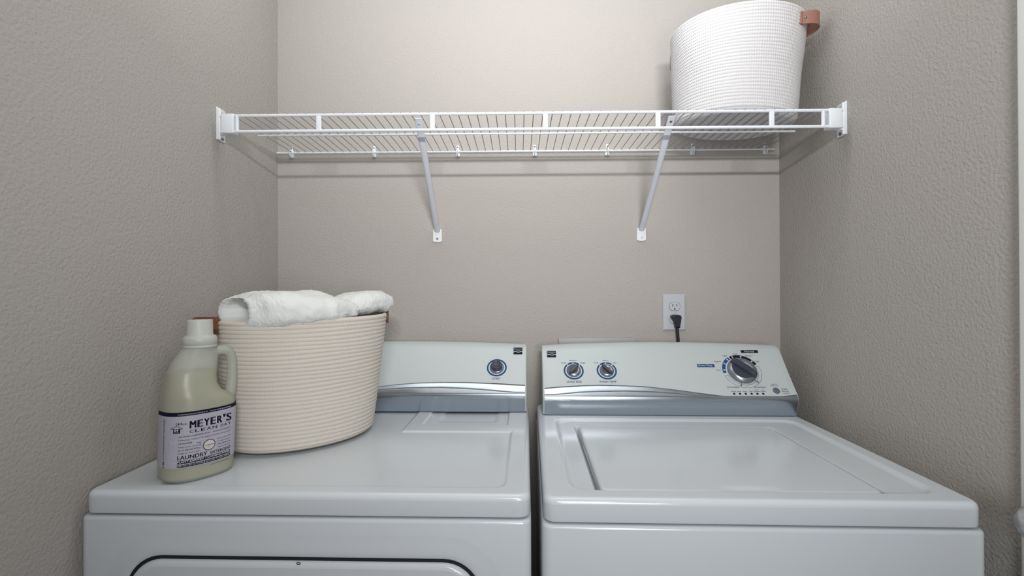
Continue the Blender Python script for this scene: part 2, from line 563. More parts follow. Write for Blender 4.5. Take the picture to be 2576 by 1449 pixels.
def rope_basket(loc, th, ab, bb, ar, br, h, shift, tilt, coils, mat, label, leather, strap_z=0.033, wob=0.0, seed=1, hrot=(0.0, 0.0), bulge=(0.026, 0.026)):
    t = thing('rope_basket', label, 'basket', loc, th, 'cotton rope baskets with leather handles')
    NU, NE = 192, 2.05
    PER = 8
    c_, s_ = math.cos(th), math.sin(th)
    shx, shy = shift[0] * c_ + shift[1] * s_, -shift[0] * s_ + shift[1] * c_     # into local axes
    tlx, tly = tilt[0] * c_ + tilt[1] * s_, -tilt[0] * s_ + tilt[1] * c_
    rnd = random.Random(seed)
    ph = [rnd.uniform(0, 6.28) for _ in range(4)]

    def pt(f, k, off):                          # f height fraction, k angle index, off outwards
        ang = 2 * math.pi * k / NU
        g = f ** 0.9
        a, b = ab + (ar - ab) * g, bb + (br - bb) * g
        rb = 0.014 * (max(0, 1 - f / 0.05)) ** 2
        w_ = wob * math.sin(f * 3.14) * (math.sin(3 * ang + ph[0]) + 0.6 * math.sin(5 * ang + ph[1] + 3 * f))
        x, y = ellipse(a + off - rb + w_, b + off - rb + w_, NE, ang)
        x += shx * f
        y += shy * f
        z = h * f + (tlx * (x) + tly * (y)) * f
        return Vector((x, y, z))
    b = MB()
    rows, uvs = [], []
    pitch_r = h / coils / 2
    for c in range(coils):
        for q in range(PER):
            fr = (c + (q + 0.5) / PER) / coils
            off = pitch_r * 0.92 * max(0, 1 - abs((q + 0.5) / PER * 2 - 1) ** 3) ** 0.5 - pitch_r * 0.6
            jit = 0.0005 * math.sin(c * 12.9)
            row = []
            for k in range(NU):
                wave = 0.10 * math.sin(4 * 2 * math.pi * k / NU + c * 0.9) / coils
                row.append(pt(min(1, max(0, fr + wave * (1 if 2 < c < coils - 2 else 0))), k, off + jit))
            rows.append(row)
            L_ = 2 * math.pi * math.sqrt((ab * ab + bb * bb) / 2)
            uvs += [(L_ * k / NU, c + (q + 0.5) / PER) for k in range(NU)]
    nout = len(rows)
    # rounded rim, then the inner wall down to the floor
    for (f, off) in ((1.008, -0.003), (1.006, -0.006), (0.99, -0.0085), (0.93, -0.0085), (0.5, -0.0085), (0.05, -0.009)):
        rows.append([pt(f, k, off) for k in range(NU)])
        uvs += [(1.0 * k / NU, coils + f) for k in range(NU)]
    b.grid(rows, closed_u=True)
    k0 = len(b.v)
    b.add(rows[0], [tuple(reversed(range(NU)))], 0, False)
    b.add(rows[-1], [tuple(range(NU))], 0, False)
    uvs += [(p.x, 0.0) for p in rows[0]] + [(p.x, 0.0) for p in rows[-1]]
    b.uv = uvs
    b.build('body', mat, t)
    # leather strap handles at both ends
    for s in (1, -1):
        f0 = 1 - strap_z / h
        hb = 0.0175
        g = f0 ** 0.9
        a_, b_ = ab + (ar - ab) * g, bb + (br - bb) * g
        strip = []
        N = 22
        ac = hrot[0] if s > 0 else hrot[1] + math.pi
        rc_ = 1 / math.hypot(math.cos(ac) / a_, math.sin(ac) / b_)
        pc_ = math.atan2(math.sin(ac) * rc_ / b_, math.cos(ac) * rc_ / a_)
        for i in range(N + 1):
            u_ = -1 + 2 * i / N
            t_ = pc_ + u_ * 0.046 / math.hypot(a_ * math.sin(pc_), b_ * math.cos(pc_))
            ex, ey = a_ * math.cos(t_), b_ * math.sin(t_)
            nx, ny = b_ * math.cos(t_), a_ * math.sin(t_)
            nl = math.hypot(nx, ny)
            bul = 0.003 + (bulge[0] if s > 0 else bulge[1]) * max(0, 1 - (abs(u_) / 0.80) ** 2.2)
            if abs(u_) > 0.93:
                bul = -0.002
            x, yy = ex + nx / nl * bul + shx * f0, ey + ny / nl * bul + shy * f0
            strip.append((x, yy, h * f0 + (tlx * x + tly * yy) * f0))
        hd = Vector((math.cos(ac), math.sin(ac), 0))
        strap = MB()
        rows_ = []
        for (dz, dn) in ((-hb, -0.0016), (hb, -0.0016), (hb, 0.0016), (-hb, 0.0016)):
            rw_ = []
            for i, p in enumerate(strip):
                q0, q1 = Vector(strip[max(i - 1, 0)]), Vector(strip[min(i + 1, N)])
                tg = (q1 - q0).normalized()
                nn = tg.cross(Vector((0, 0, 1))).normalized()
                if nn.dot(hd) < 0:
                    nn = -nn
                u_ = -1 + 2 * i / N
                tw = hb * (1 - 0.15 * abs(u_))
                rw_.append(Vector(p) + Vector((0, 0, math.copysign(tw, dz))) + nn * dn)
            rows_.append(rw_)
        strap.grid(rows_, closed_v=True, smooth=False)
        strap.add([r_[0] for r_ in rows_], [(0, 1, 2, 3)], 0, False)
        strap.add([r_[-1] for r_ in rows_], [(3, 2, 1, 0)], 0, False)
        so = fix_normals(strap.build('handle', leather, t))
        for i in (3, N - 3):
            p, q0, q1 = Vector(strip[i]), Vector(strip[i - 1]), Vector(strip[i + 1])
            nn = (q1 - q0).cross(Vector((0, 0, 1))).normalized()
            if nn.dot(hd) < 0:
                nn = -nn
            rv = MB()
            rv.lathe([(0, 0.001), (0.0035, 0.001), (0.003, 0.0028), (0, 0.0034)], 12, Matrix.Translation(p) @ nn.to_track_quat('Z', 'Y').to_matrix().to_4x4(), cap=False)
            rv.build('rivet', SCREW, so)
    return t


TOP_Z = 0.915
low_b = rope_basket((0.2405, -0.3615, TOP_Z + 0.0015), 0.7559, 0.1564, 0.1217, 0.1811, 0.1275, 0.272, (0.0146, -0.0018), (0.002, 0.02), 31,
                    ROPE_CREAM, 'cream rope basket on the dryer with white towels in it', LEATHER, 0.011, 0.0008, 3, (0.10, -0.20), (0.020, 0.040))
up_b = rope_basket((1.3026, -0.1849, SZ + 0.0045), 0.2397, 0.1564, 0.1217, 0.1811, 0.1275, 0.2543, (0.0153, 0.0076), (0.0981, -0.0521), 32,
                   ROPE_WHITE, 'white rope basket standing on the wire shelf at right', LEATHER_PALE, 0.026, 0.0022, 8, (-0.58, -0.80), (0.026, 0.022))


# ------------------------------------------------------------------ towels in the lower basket
AX = Vector((0.728, 0.686, 0))
AY = Vector((-0.686, 0.728, 0))
BC = Vector((0.2551, -0.3633, 0))


def towel(name, label, secs, N=110, M=90, hollow=0.0, seed=0.0, fuzz=0.0019):
    """secs: (s_front, s_back, w centre, w half, z centre, z half up, z half down) along the basket's long axis"""
    t = np.array(secs, float)
    ks = np.linspace(0, 1, len(t))
    rows = []
    for j in range(N + 1):
        f = j / N
        v = [np.interp(f, ks, t[:, c]) for c in range(7)]
        row = []
        for k in range(M):
            a = 2 * math.pi * k / M
            ca, sa = math.cos(a), math.sin(a)
            e = 2.5
            wq = math.copysign(abs(ca) ** (2 / e), ca)
            zq = math.copysign(abs(sa) ** (2 / e), sa)
            s = v[0] + (v[1] - v[0]) * (wq + 1) / 2
            w = v[2] + v[3] * wq
            z = v[4] + (v[5] if zq > 0 else v[6]) * zq
            row.append(BC + AX * s + AY * w + Vector((0, 0, z)))
        rows.append(row)
    # close both ends; the left end is drawn in to a hollow fold
    def ring(row, d, k):
        c = sum(row, Vector()) / M
        return [c + (p - c) * k + AX * d for p in row]
    if hollow:
        pre = [ring(rows[0], hollow * q, kk) for q, kk in ((1.0, 0.05), (0.97, 0.45), (0.75, 0.62), (0.30, 0.74), (0.02, 0.80), (-0.07, 0.87), (-0.05, 0.95))]
    else:
        pre = [ring(rows[0], d, kk) for d, kk in ((-0.012, 0.05), (-0.012, 0.4), (-0.0105, 0.65), (-0.007, 0.82), (-0.003, 0.93))]
    post = [ring(rows[-1], d, kk) for d, kk in ((0.004, 0.95), (0.010, 0.85), (0.015, 0.70), (0.018, 0.45), (0.018, 0.05))]
    rows = pre + rows + post
    b = MB().grid(rows, closed_u=True)
    b.add(rows[0], [tuple(range(M))])
    b.add(rows[-1], [tuple(reversed(range(M)))])
    o = fix_normals(b.build(name, TOWEL))
    me = o.data
    nr = [v.normal.copy() for v in me.vertices]
    for i, v in enumerate(me.vertices):
        p = v.co
        d = 0.009 * noise.noise(p * 17 + Vector((seed, 0, 0))) + 0.0025 * noise.noise(p * 46 + Vector((seed, 3, 0))) + fuzz * noise.noise(p * 420)
        d += fuzz * 0.8 * noise.noise(p * 900)
        v.co = p + nr[i] * d
    me.update()
    return tag(o, label, 'towel', 'white terry towels in the cream basket')


towel('folded_towel', 'thick folded white terry towel, hollow left end, over the cream basket front', [
    # s_front  s_back   wc      wh     zc     up     down
    (-0.136, -0.162, -0.026, 0.074, 1.203, 0.034, 0.032),
    (-0.118, -0.140, -0.036, 0.082, 1.202, 0.042, 0.034),
    (-0.090, -0.095, -0.043, 0.088, 1.201, 0.045, 0.032),
    (-0.040, -0.040, -0.046, 0.090, 1.200, 0.046, 0.028),
    (0.010, 0.010, -0.044, 0.088, 1.200, 0.043, 0.026),
    (0.045, 0.045, -0.034, 0.077, 1.199, 0.038, 0.025),
    (0.070, 0.066, -0.028, 0.070, 1.198, 0.028, 0.022)], hollow=0.10, seed=2.0)
towel('rolled_towel', 'rounded end of white terry towel jutting past basket right rim', [
    (0.050, 0.050, -0.008, 0.050, 1.206, 0.022, 0.024),
    (0.080, 0.080, -0.010, 0.064, 1.209, 0.029, 0.026),
    (0.120, 0.120, -0.008, 0.064, 1.212, 0.033, 0.026),
    (0.152, 0.152, -0.004, 0.058, 1.214, 0.0335, 0.023),
    (0.174, 0.174, 0.000, 0.050, 1.216, 0.029, 0.021),
    (0.186, 0.186, 0.000, 0.040, 1.216, 0.022, 0.017)], seed=9.0)


# ------------------------------------------------------------------ appliances: shared shapes
def rr_sdf(x, y, x0, x1, y0, y1, r):
    cx_, cy_ = (x0 + x1) / 2, (y0 + y1) / 2
    qx, qy = abs(x - cx_) - (x1 - x0) / 2 + r, abs(y - cy_) - (y1 - y0) / 2 + r
    return math.hypot(max(qx, 0), max(qy, 0)) + min(max(qx, qy), 0) - r


def sstep(a, b, x):
    t = min(1, max(0, (x - a) / (b - a)))
    return t * t * (3 - 2 * t)


def coords(lo, hi, step, extra=(), edge=0.012):
    c = set()
    for d in (0, 0.0004, 0.0012, 0.0025, 0.004, 0.006, 0.0085, 0.011):
        c.add(lo + d)
        c.add(hi - d)
    n = int((hi - lo) / step)
    for i in range(n + 1):
        c.add(lo + (hi - lo) * i / n)
    for e, w, k in extra:
        for i in range(k + 1):
            c.add(e - w + 2 * w * i / k)
    c = sorted(v for v in c if lo <= v <= hi)
    out = [c[0]]
    for v in c[1:]:
        if v - out[-1] > 0.00025:
            out.append(v)
    out[-1] = hi
    return out


def height_panel(name, xs, ys, hf, ztop, zbot, mat, parent, rc=0.018, re=0.010, base=0.004):
    x0, x1, y0, y1 = xs[0], xs[-1], ys[0], ys[-1]
    rows = []
    for y in ys:
        row = []
        for x in xs:
            px, py = x, y
            # round the plan corners
            for (cx_, cy_, sx_, sy_) in ((x0 + rc, y0 + rc, -1, -1), (x1 - rc, y0 + rc, 1, -1), (x0 + rc, y1 - rc, -1, 1), (x1 - rc, y1 - rc, 1, 1)):
                if (px - cx_) * sx_ > 0 and (py - cy_) * sy_ > 0:
                    d = math.hypot(px - cx_, py - cy_)
                    k = max(abs(px - cx_), abs(py - cy_)) / d
                    px, py = cx_ + (px - cx_) * k, cy_ + (py - cy_) * k
                    break
            dd = -rr_sdf(px, py, x0, x1, y0, y1, rc)
            z = ztop + hf(px, py)
            if dd < re:
                z -= re - math.sqrt(max(0, re * re - (re - max(dd, 0)) ** 2))
            row.append((px, py, z))
        rows.append(row)
    b = MB().grid(rows)
    nx, ny = len(xs), len(ys)
    ring = [rows[0][i] for i in range(nx)] + [rows[j][-1] for j in range(1, ny)] + [rows[-1][i] for i in range(nx - 2, -1, -1)] + [rows[j][0] for j in range(ny - 2, 0, -1)]
    lows = []
    for dz, ins in ((base, 0.0), (base * 0.4, base * 0.2), (0.0, base)):
        lr = []
        for p in ring:
            cx_ = min(max(p[0], x0 + rc), x1 - rc)
            cy_ = min(max(p[1], y0 + rc), y1 - rc)
            d = math.hypot(p[0] - cx_, p[1] - cy_) or 1
            lr.append((p[0] - (p[0] - cx_) / d * ins, p[1] - (p[1] - cy_) / d * ins, zbot + dz))
        lows.append(lr)
    b.grid([ring] + lows, closed_u=True, flip=True)
    b.add(lows[-1], [tuple(reversed(range(len(ring))))], 0, False)
    return b.build(name, mat, parent)


def rounded_prism(b, x0, x1, y0, y1, z0, z1, rc=0.016, rt=0.006, mi=0):
    """cabinet body: rounded vertical corners and a rounded top edge"""
    rows = []
    for z, ins in [(z0, 0.0)] + [(z1 - rt + rt * math.sin(a * math.pi / 8), rt - rt * math.cos(a * math.pi / 8)) for a in range(5)]:
        row = []
        for cx_, cy_, a0 in ((x1 - rc, y1 - rc, 0), (x0 + rc, y1 - rc, 90), (x0 + rc, y0 + rc, 180), (x1 - rc, y0 + rc, 270)):
            for k in range(7):
                a = R(a0 + 15 * k)
                row.append((cx_ + (rc - ins) * math.cos(a), cy_ + (rc - ins) * math.sin(a), z))
        rows.append(row)
    b.grid(rows, closed_u=True, mi=mi)
    n = len(rows[0])
    b.add(rows[-1], [tuple(range(n))], mi, False)
    b.add(rows[0], [tuple(reversed(range(n)))], mi, False)


def bez(p0, p1, p2, n):
    return [((1 - t) ** 2 * p0[0] + 2 * t * (1 - t) * p1[0] + t * t * p2[0], (1 - t) ** 2 * p0[1] + 2 * t * (1 - t) * p1[1] + t * t * p2[1]) for t in [i / n for i in range(n + 1)]]


FACE_D = Vector((0, 0.6558, 0.7549))                 # up the leaning console face
FACE_N = Vector((0, -0.7549, 0.6558))


class Console:
    """leaning control console: white housing, silver trim strip, prints on its face"""

    def __init__(self, root, dy, x0, x1, crown):
        self.root, self.dy, self.x0, self.x1, self.crown = root, dy, x0, x1, crown
        self.M = Matrix.Translation(root.location) @ Matrix.Rotation(root.rotation_euler.z, 4, 'Z')
        self.Mi = self.M.inverted()
        self.p0 = Vector((0, 0.49896 + dy, 0.9673))

    def uv(self, u, v):                              # measured point -> (x, s) on the face
        n = self.M.to_3x3() @ FACE_N
        p = self.Mi @ on_plane(u, v, self.M @ self.p0, n)
        return (p.x, (p - self.p0).dot(FACE_D))

    def at(self, x, s, off=0.0004):
        return Vector((x, 0, 0)) + self.p0 + FACE_D * s + FACE_N * off

    def cr(self, x):
        t = (x - self.x0) / (self.x1 - self.x0)
        return self.crown * (1 - (2 * t - 1) ** 2)

    def low(self):                                   # (y, z) of the front band from the base to the start of the face
        dy = self.dy
        pts = bez((0.5103 + dy, 0.9175), (0.5035 + dy, 0.9370), (0.4990 + dy, 0.9525), 6)[:-1]
        pts += bez((0.4990 + dy, 0.9525), (0.4958 + dy, 0.9630), (0.49896 + dy, 0.9673), 6)
        return pts

    def housing(self):
        rows = []
        n = 40
        xs = [self.x0, self.x0 + 0.0006, self.x0 + 0.002] + [self.x0 + 0.004 + (self.x1 - self.x0 - 0.008) * i / n for i in range(n + 1)] + [self.x1 - 0.002, self.x1 - 0.0006, self.x1]
        for x in xs:
            e = min(x - self.x0, self.x1 - x)
            ins = 0.004 - math.sqrt(max(0, 0.004 ** 2 - (0.004 - min(e, 0.004)) ** 2))
            c = self.cr(x)
            prof = [(y, z) for y, z in self.low()]
            L = 0.1397 + c
            for k in range(1, 9):
                p = self.at(x, L * k / 8, 0)
                prof.append((p.y, p.z))
            p = self.at(x, L, 0)
            prof += bez((p.y, p.z), (p.y + 0.012, p.z + 0.0145), (p.y + 0.026, p.z + 0.0155), 6)[1:]
            yb = 0.640 + self.dy
            prof += [(yb - 0.01, p.z + 0.010), (yb, p.z), (yb, 0.9175)]
            row = []
            cy_, cz_ = 0.575 + self.dy, 0.985
            for y, z in prof:
                d = math.hypot(y - cy_, z - cz_)
                row.append((x, y + (cy_ - y) / d * ins, z + (cz_ - z) / d * ins if z > 0.918 else z))
            rows.append(row)
        b = MB().grid(rows)
        m_ = len(rows[0])
        b.add(rows[0], [tuple(range(m_))], 0, False)
        b.add(rows[-1], [tuple(reversed(range(m_)))], 0, False)
        o = b.build('console', CONSOLE, self.root)
        return fix_normals(o)

    def trim(self, upper, crease, inset):
        ux = [self.uv(*p) for p in upper]
        cx_ = [self.uv(*p) for p in crease]
        n = 80
        low = self.low()
        rows = []
        xa, xb = self.x0 + inset, self.x1 - inset
        for i in range(n + 1):
            x = xa + (xb - xa) * i / n
            su = float(np.interp(x, [p[0] for p in ux], [p[1] for p in ux]))
            sc = float(np.interp(x, [p[0] for p in cx_], [p[1] for p in cx_]))
            sc = max(0.001, min(sc, su - 0.0008))
            row = []
            for k, (y, z) in enumerate(low):
                a, bq = low[max(k - 1, 0)], low[min(k + 1, len(low) - 1)]
                t = Vector((0, bq[0] - a[0], bq[1] - a[1])).normalized()
                nn = Vector((0, -t.z, t.y))
                row.append(Vector((x, y, z)) + nn * 0.0032)
            for k in range(1, 5):
                row.append(self.at(x, sc * k / 4, 0.0032))
            row.append(self.at(x, sc + (su - sc) * 0.06, 0.0014))
            for k in range(1, 6):
                f = k / 5
                row.append(self.at(x, sc + (su - sc) * (0.06 + 0.94 * f), 0.0014 * (1 - f) + 0.0003))
            row.append(self.at(x, su, 0.0002))
            rows.append(row)
        b = MB().grid(rows)
        for rw_ in (rows[0], rows[-1]):
            bk = [p + Vector((0, 0.004, -0.001)) for p in rw_]
            b.grid([rw_, bk], smooth=False)
        o = b.build('trim_strip', SILVER, self.root)
        return fix_normals(o)


def badge(con, quad):
    q = [con.uv(*p) for p in quad]
    (xa, sa), (xb, sb) = (min(p[0] for p in q), min(p[1] for p in q)), (max(p[0] for p in q), max(p[1] for p in q))
    w, h = xb - xa, sb - sa
    b = MB()
    pl = lambda x, s: con.at(x, s, 0.0010)
    r_ = 0.0012
    pts = []
    for cx_, cy_, a0 in ((xb - r_, sb - r_, 0), (xa + r_, sb - r_, 90), (xa + r_, sa + r_, 180), (xb - r_, sa + r_, 270)):
        pts += [(cx_ + r_ * math.cos(R(a0 + 22.5 * k)), cy_ + r_ * math.sin(R(a0 + 22.5 * k))) for k in range(5)]
    poly2(b, pts, pl, 0)
    side = [con.at(x, s, 0.0) for x, s in pts]
    b.grid([[pl(*p) for p in pts], side], closed_u=True, smooth=False)
    up_ = lambda x, s: con.at(x, s, 0.0014)
    write(b, 'Kenmore', (xa + w * 0.07, sa + h * 0.70), (xa + w * 0.93, sa + h * 0.70), h * 0.17, up_, 1, 0.02)
    line2(b, [(xa + w * t, sa + h * (0.30 + 0.22 * math.sin(math.pi * (0.02 + 0.9 * t)) ** 1.5)) for t in [i / 14 for i in range(15)]], h * 0.045, up_, 1)
    line2(b, [(xa + w * t, sa + h * (0.50 - 0.05 * t - 0.20 * math.sin(math.pi * t * 0.9) ** 2 + 0.04 * t * t)) for t in [i / 14 for i in range(15)]], h * 0.045, up_, 1)
    return b.build('badge', [NAVY, WHITE_INK], con.root)


def face_matrix(con, c, off=0.0):
    """local frame on the face: z out of the face, y up the face"""
    p = con.at(c[0], c[1], off)
    m = Matrix((Vector((1, 0, 0)), FACE_D, FACE_N)).transposed().to_4x4()
    m.translation = p
    return m


def dial(con, c, r, ang, name, label=None):
    """round skirt and a raised grip bar at angle ang"""
    M = face_matrix(con, c)
    b = MB()
    h = 0.42 * r
    b.lathe([(r * 1.0, 0.0), (r * 1.0, h * 0.35), (r * 0.96, h * 0.55), (r * 0.80, h * 0.85), (r * 0.60, h * 0.92), (r * 0.55, h * 0.80), (0.001, h * 0.8)], 56, M)
    o = b.build(name, KNOB_SILVER, con.root)
    Rz = M @ Matrix.Rotation(R(ang), 4, 'Z')
    g = MB()
    # a grip like an upright fin, flat faced, on a dished dark half
    n = 18
    rows = []
    for z, k in ((h * 0.55, 1.0), (h * 1.35, 0.97), (h * 1.62, 0.90), (h * 1.70, 0.78)):
        row = []
        for i in range(n):
            a = 2 * math.pi * i / n
            row.append(Rz @ Vector((k * r * 0.97 * math.copysign(abs(math.cos(a)) ** 0.7, math.cos(a)), k * r * 0.235 * math.copysign(abs(math.sin(a)) ** 0.7, math.sin(a)), z)))
        rows.append(row)
    g.grid(rows, closed_u=True)
    g.add(rows[-1], [tuple(range(n))], 0, False)
    g.build('grip', KNOB_DARK, o)
    p = MB()
    p.box((r * 0.35, -r * 0.03, h * 1.66), (r * 0.80, r * 0.03, h * 1.74), 0, mat=Rz)
    d = MB()
    pts = [(0.0, 0.0)] + [(r * 0.78 * math.cos(R(a)), r * 0.78 * math.sin(R(a))) for a in range(0, 181, 12)]
    d.add([Rz @ Vector((x, y, h * 0.955)) for x, y in pts], [tuple(range(len(pts)))], 0, False)
    d.build('dished_face', KNOB_DARK, o)
    return o


# ------------------------------------------------------------------ dryer
D_ROT = R(-0.9)
dry = thing('dryer', 'white front-loading dryer at left carrying the basket and detergent bottle', 'dryer', (0.0090, -0.6670, 0.0), D_ROT)
DW, DD, D_SEAM = 0.7445, 0.628, 0.8765


def d_recess(x, y):
    s1 = rr_sdf(x, y, 0.100, 0.702, 0.033, 0.60, 0.022)
    s2 = rr_sdf(x, y, 0.443, 0.80, 0.352, 0.70, 0.004)
    s = max(s1, -s2)
    dep = 0.0032 * sstep(0.004, -0.0045, s)
    cov = rr_sdf(x, y, 0.480, 0.691, 0.407, 0.60, 0.003)
    z = -dep - 0.0030 * sstep(0.0025, -0.003, cov)
    sc = rr_sdf(x, y, 0.512, 0.664, 0.440, 0.60, 0.012)
    z -= 0.0022 * sstep(0.003, -0.010, sc)
    return z


xs = coords(0, DW, 0.007, [(0.100, 0.006, 12), (0.702, 0.006, 12), (0.443, 0.006, 12), (0.480, 0.004, 8), (0.691, 0.004, 8), (0.512, 0.010, 8), (0.664, 0.010, 8)])
ys = coords(0, DD, 0.007, [(0.033, 0.006, 12), (0.352, 0.006, 12), (0.407, 0.004, 10), (0.440, 0.010, 10)])
height_panel('top_panel', xs, ys, d_recess, TOP_Z, D_SEAM + 0.0012, ENAMEL, dry, rc=0.020, re=0.010)

# front of the cabinet: a sheet with a recessed rounded door opening
b = MB()
rounded_prism(b, -0.004, DW + 0.001, -0.003, DD, 0.03, D_SEAM - 0.0014, 0.016, 0.006)
b.build('cabinet', ENAMEL, dry)


def door_panel(name, x0, x1, z0, z1, rc, y_face, y_in, lip, parent):
    """raised door panel with a rounded edge, inside a dark shadow gap, and the dished rim round it"""
    def loop(ins, y, r):
        row = []
        for cx_, cz_, a0 in ((x1 - rc, z1 - rc, 0), (x0 + rc, z1 - rc, 90), (x0 + rc, z0 + rc, 180), (x1 - rc, z0 + rc, 270)):
            for k in range(11):
                a = R(a0 + 9 * k)
                row.append((cx_ + (rc - ins) * math.cos(a), y, cz_ + (rc - ins) * math.sin(a)))
        return row
    rows = [loop(-0.0005, y_in, rc), loop(0.0, y_face + 0.006, rc), loop(0.0012, y_face + 0.003, rc), loop(0.004, y_face + 0.0008, rc), loop(0.008, y_face, rc)]
    b_ = MB().grid(rows, closed_u=True)
    b_.add(rows[-1], [tuple(range(len(rows[-1])))], 0, False)
    return fix_normals(b_.build(name, ENAMEL, parent))


# door surround: a raised front sheet whose opening edge rolls in towards the door
DX0, DX1, DZ1, DRC = 0.078, 0.666, 0.8135, 0.062
b = MB()


def rloop(x0, x1, z0, z1, rc, ins, y):
    row = []
    for cx_, cz_, a0 in ((x1 - rc, z1 - rc, 0), (x0 + rc, z1 - rc, 90), (x0 + rc, z0 + rc, 180), (x1 - rc, z0 + rc, 270)):
        for k in range(11):
            a = R(a0 + 9 * k)
            row.append((cx_ + (rc - ins) * math.cos(a), y, cz_ + (rc - ins) * math.sin(a)))
    return row


sheet = [rloop(0.004, DW - 0.006, 0.05, D_SEAM - 0.012, 0.010, 0.0, -0.004), rloop(0.008, DW - 0.010, 0.054, D_SEAM - 0.016, 0.010, 0.0, -0.016)]
FR_Y = -0.0030
rows = [rloop(DX0, DX1, 0.16, DZ1, DRC, -i_, FR_Y - 0.0002 - d_) for i_, d_ in ((0.036, 0.0), (0.029, 0.0003), (0.021, 0.0010), (0.013, 0.0018), (0.008, 0.0021), (0.004, 0.0019), (0.0015, 0.0012), (0.0, 0.0))]
fix_normals(MB().grid(rows, closed_u=True).build('door_rim', ENAMEL, dry))
rows = [rloop(DX0, DX1, 0.16, DZ1, DRC, 0.0, FR_Y - 0.0004)]
gp = MB().add(rows[0], [tuple(range(len(rows[0])))], 0, False)
fix_normals(gp.build('door_gap_shade', BLACK, dry))  # black sheet on the solid front paints the shade round the door
dr = door_panel('door', DX0 + 0.0065, DX1 - 0.0065, 0.1665, DZ1 - 0.0060, DRC - 0.006, -0.0115, -0.0036, 0.0, dry)
b = MB()
b.tube([(0.371 + 0.0030 * math.cos(a * 0.3927), -0.0120 - 0.0006, 0.8082 + 0.0016 * math.sin(a * 0.3927)) for a in range(17)], 0.0006, 6)
b.build('door_catch_mark', INK, dr)

dc = Console(dry, 0.018, 0.0075, 0.7385, 0.011)
dc.housing()
Z4 = lambda x, y: (880 + x / 5.152, 820 + y / 5.152)
dc.trim([(430, 985), (700, 992), (840, 985), Z4(320, 790), Z4(600, 757), Z4(900, 735), Z4(1200, 727), Z4(1500, 727), Z4(1900, 742), Z4(2290, 765)],
        [(430, 1000), (700, 1000), (860, 996), Z4(320, 838), Z4(700, 811), Z4(1200, 804), Z4(1600, 825), Z4(2000, 862), Z4(2290, 893)], 0.0045)
badge(dc, [Z4(2122, 283), Z4(2237, 283), Z4(2237, 368), Z4(2122, 368)])
c = dc.uv(*Z4(1905, 541))
rad = abs(dc.uv(*Z4(2035, 541))[0] - dc.uv(*Z4(1777, 541))[0]) / 2
pr = MB()
place = lambda x, s: dc.at(x, s, 0.0005)
arc_band(pr, c, rad * 0.84, rad, 0, 360, place, 0, 72)
a, b_ = dc.uv(*Z4(1847, 695)), dc.uv(*Z4(1953, 695))
write(pr, 'START', a, b_, abs(dc.uv(*Z4(1900, 671))[1] - dc.uv(*Z4(1900, 695))[1]), place, 1, 0.012)
pr.build('start_print', [BLUE, INK], dry)
M = face_matrix(dc, c)
kb = MB()
kb.lathe([(rad * 0.70, 0), (rad * 0.70, 0.004), (rad * 0.64, 0.006), (rad * 0.58, 0.0065)], 48, M)
bs = kb.build('start_knob', KNOB_SILVER, dry)
kb = MB()
kb.lathe([(rad * 0.58, 0.0055), (rad * 0.57, 0.0100), (rad * 0.51, 0.0112), (rad * 0.50, 0.0185), (rad * 0.47, 0.0198), (rad * 0.40, 0.0198), (rad * 0.36, 0.0188), (0.0006, 0.0185)], 48, M)
kb.build('push_cap', KNOB_DARK, bs)


# ------------------------------------------------------------------ washer
W_ROT = R(-1.2)
wash = thing('washer', 'white top-loading washer at right with three dials on its console', 'washer', (0.7735, -0.6880, 0.0), W_ROT)
WW, WD, W_SEAM = 0.6815, 0.640, 0.8745
LX0, LX1, LY0, LY1 = 0.0970, 0.5600, 0.0365, 0.4180


def w_top(x, y):
    s = rr_sdf(x, y, 0.047, 0.642, 0.040, 0.474, 0.030)
    z = -0.0046 * sstep(0.007, -0.009, s)
    o = rr_sdf(x, y, LX0 - 0.009, LX1 + 0.0060, LY0 - 0.0025, LY1 + 0.0055, 0.016)
    z -= 0.022 * sstep(0.0006, -0.0022, o)
    return z


xs = coords(0, WW, 0.008, [(0.047, 0.010, 14), (0.642, 0.010, 14), (LX0 - 0.009, 0.003, 10), (LX1 + 0.0060, 0.003, 10)])
ys = coords(0, WD, 0.008, [(0.040, 0.010, 14), (0.474, 0.010, 14), (LY0 - 0.0025, 0.003, 10), (LY1 + 0.0055, 0.003, 10)])
height_panel('top_panel', xs, ys, w_top, TOP_Z, W_SEAM + 0.0012, ENAMEL, wash, rc=0.020, re=0.010)


def lid_h(x, y):
    # finger notch in the front edge
    n_ = math.exp(-((x - 0.345) / 0.040) ** 4)
    return -0.0050 * n_ * sstep(0.026, 0.0, y - LY0) - 0.0006 * sstep(0.03, 0.0, LY1 - y)


lxs = coords(LX0, LX1, 0.012)
lys = coords(LY0, LY1, 0.012, [(LY0 + 0.012, 0.012, 12)])
lid = height_panel('lid', lxs, lys, lid_h, TOP_Z - 0.0014, TOP_Z - 0.0215, ENAMEL, wash, rc=0.018, re=0.0065, base=0.002)
b = MB()
rounded_prism(b, -0.002, WW + 0.003, -0.003, WD, 0.03, W_SEAM - 0.0014, 0.016, 0.006)
b.build('cabinet', ENAMEL, wash)

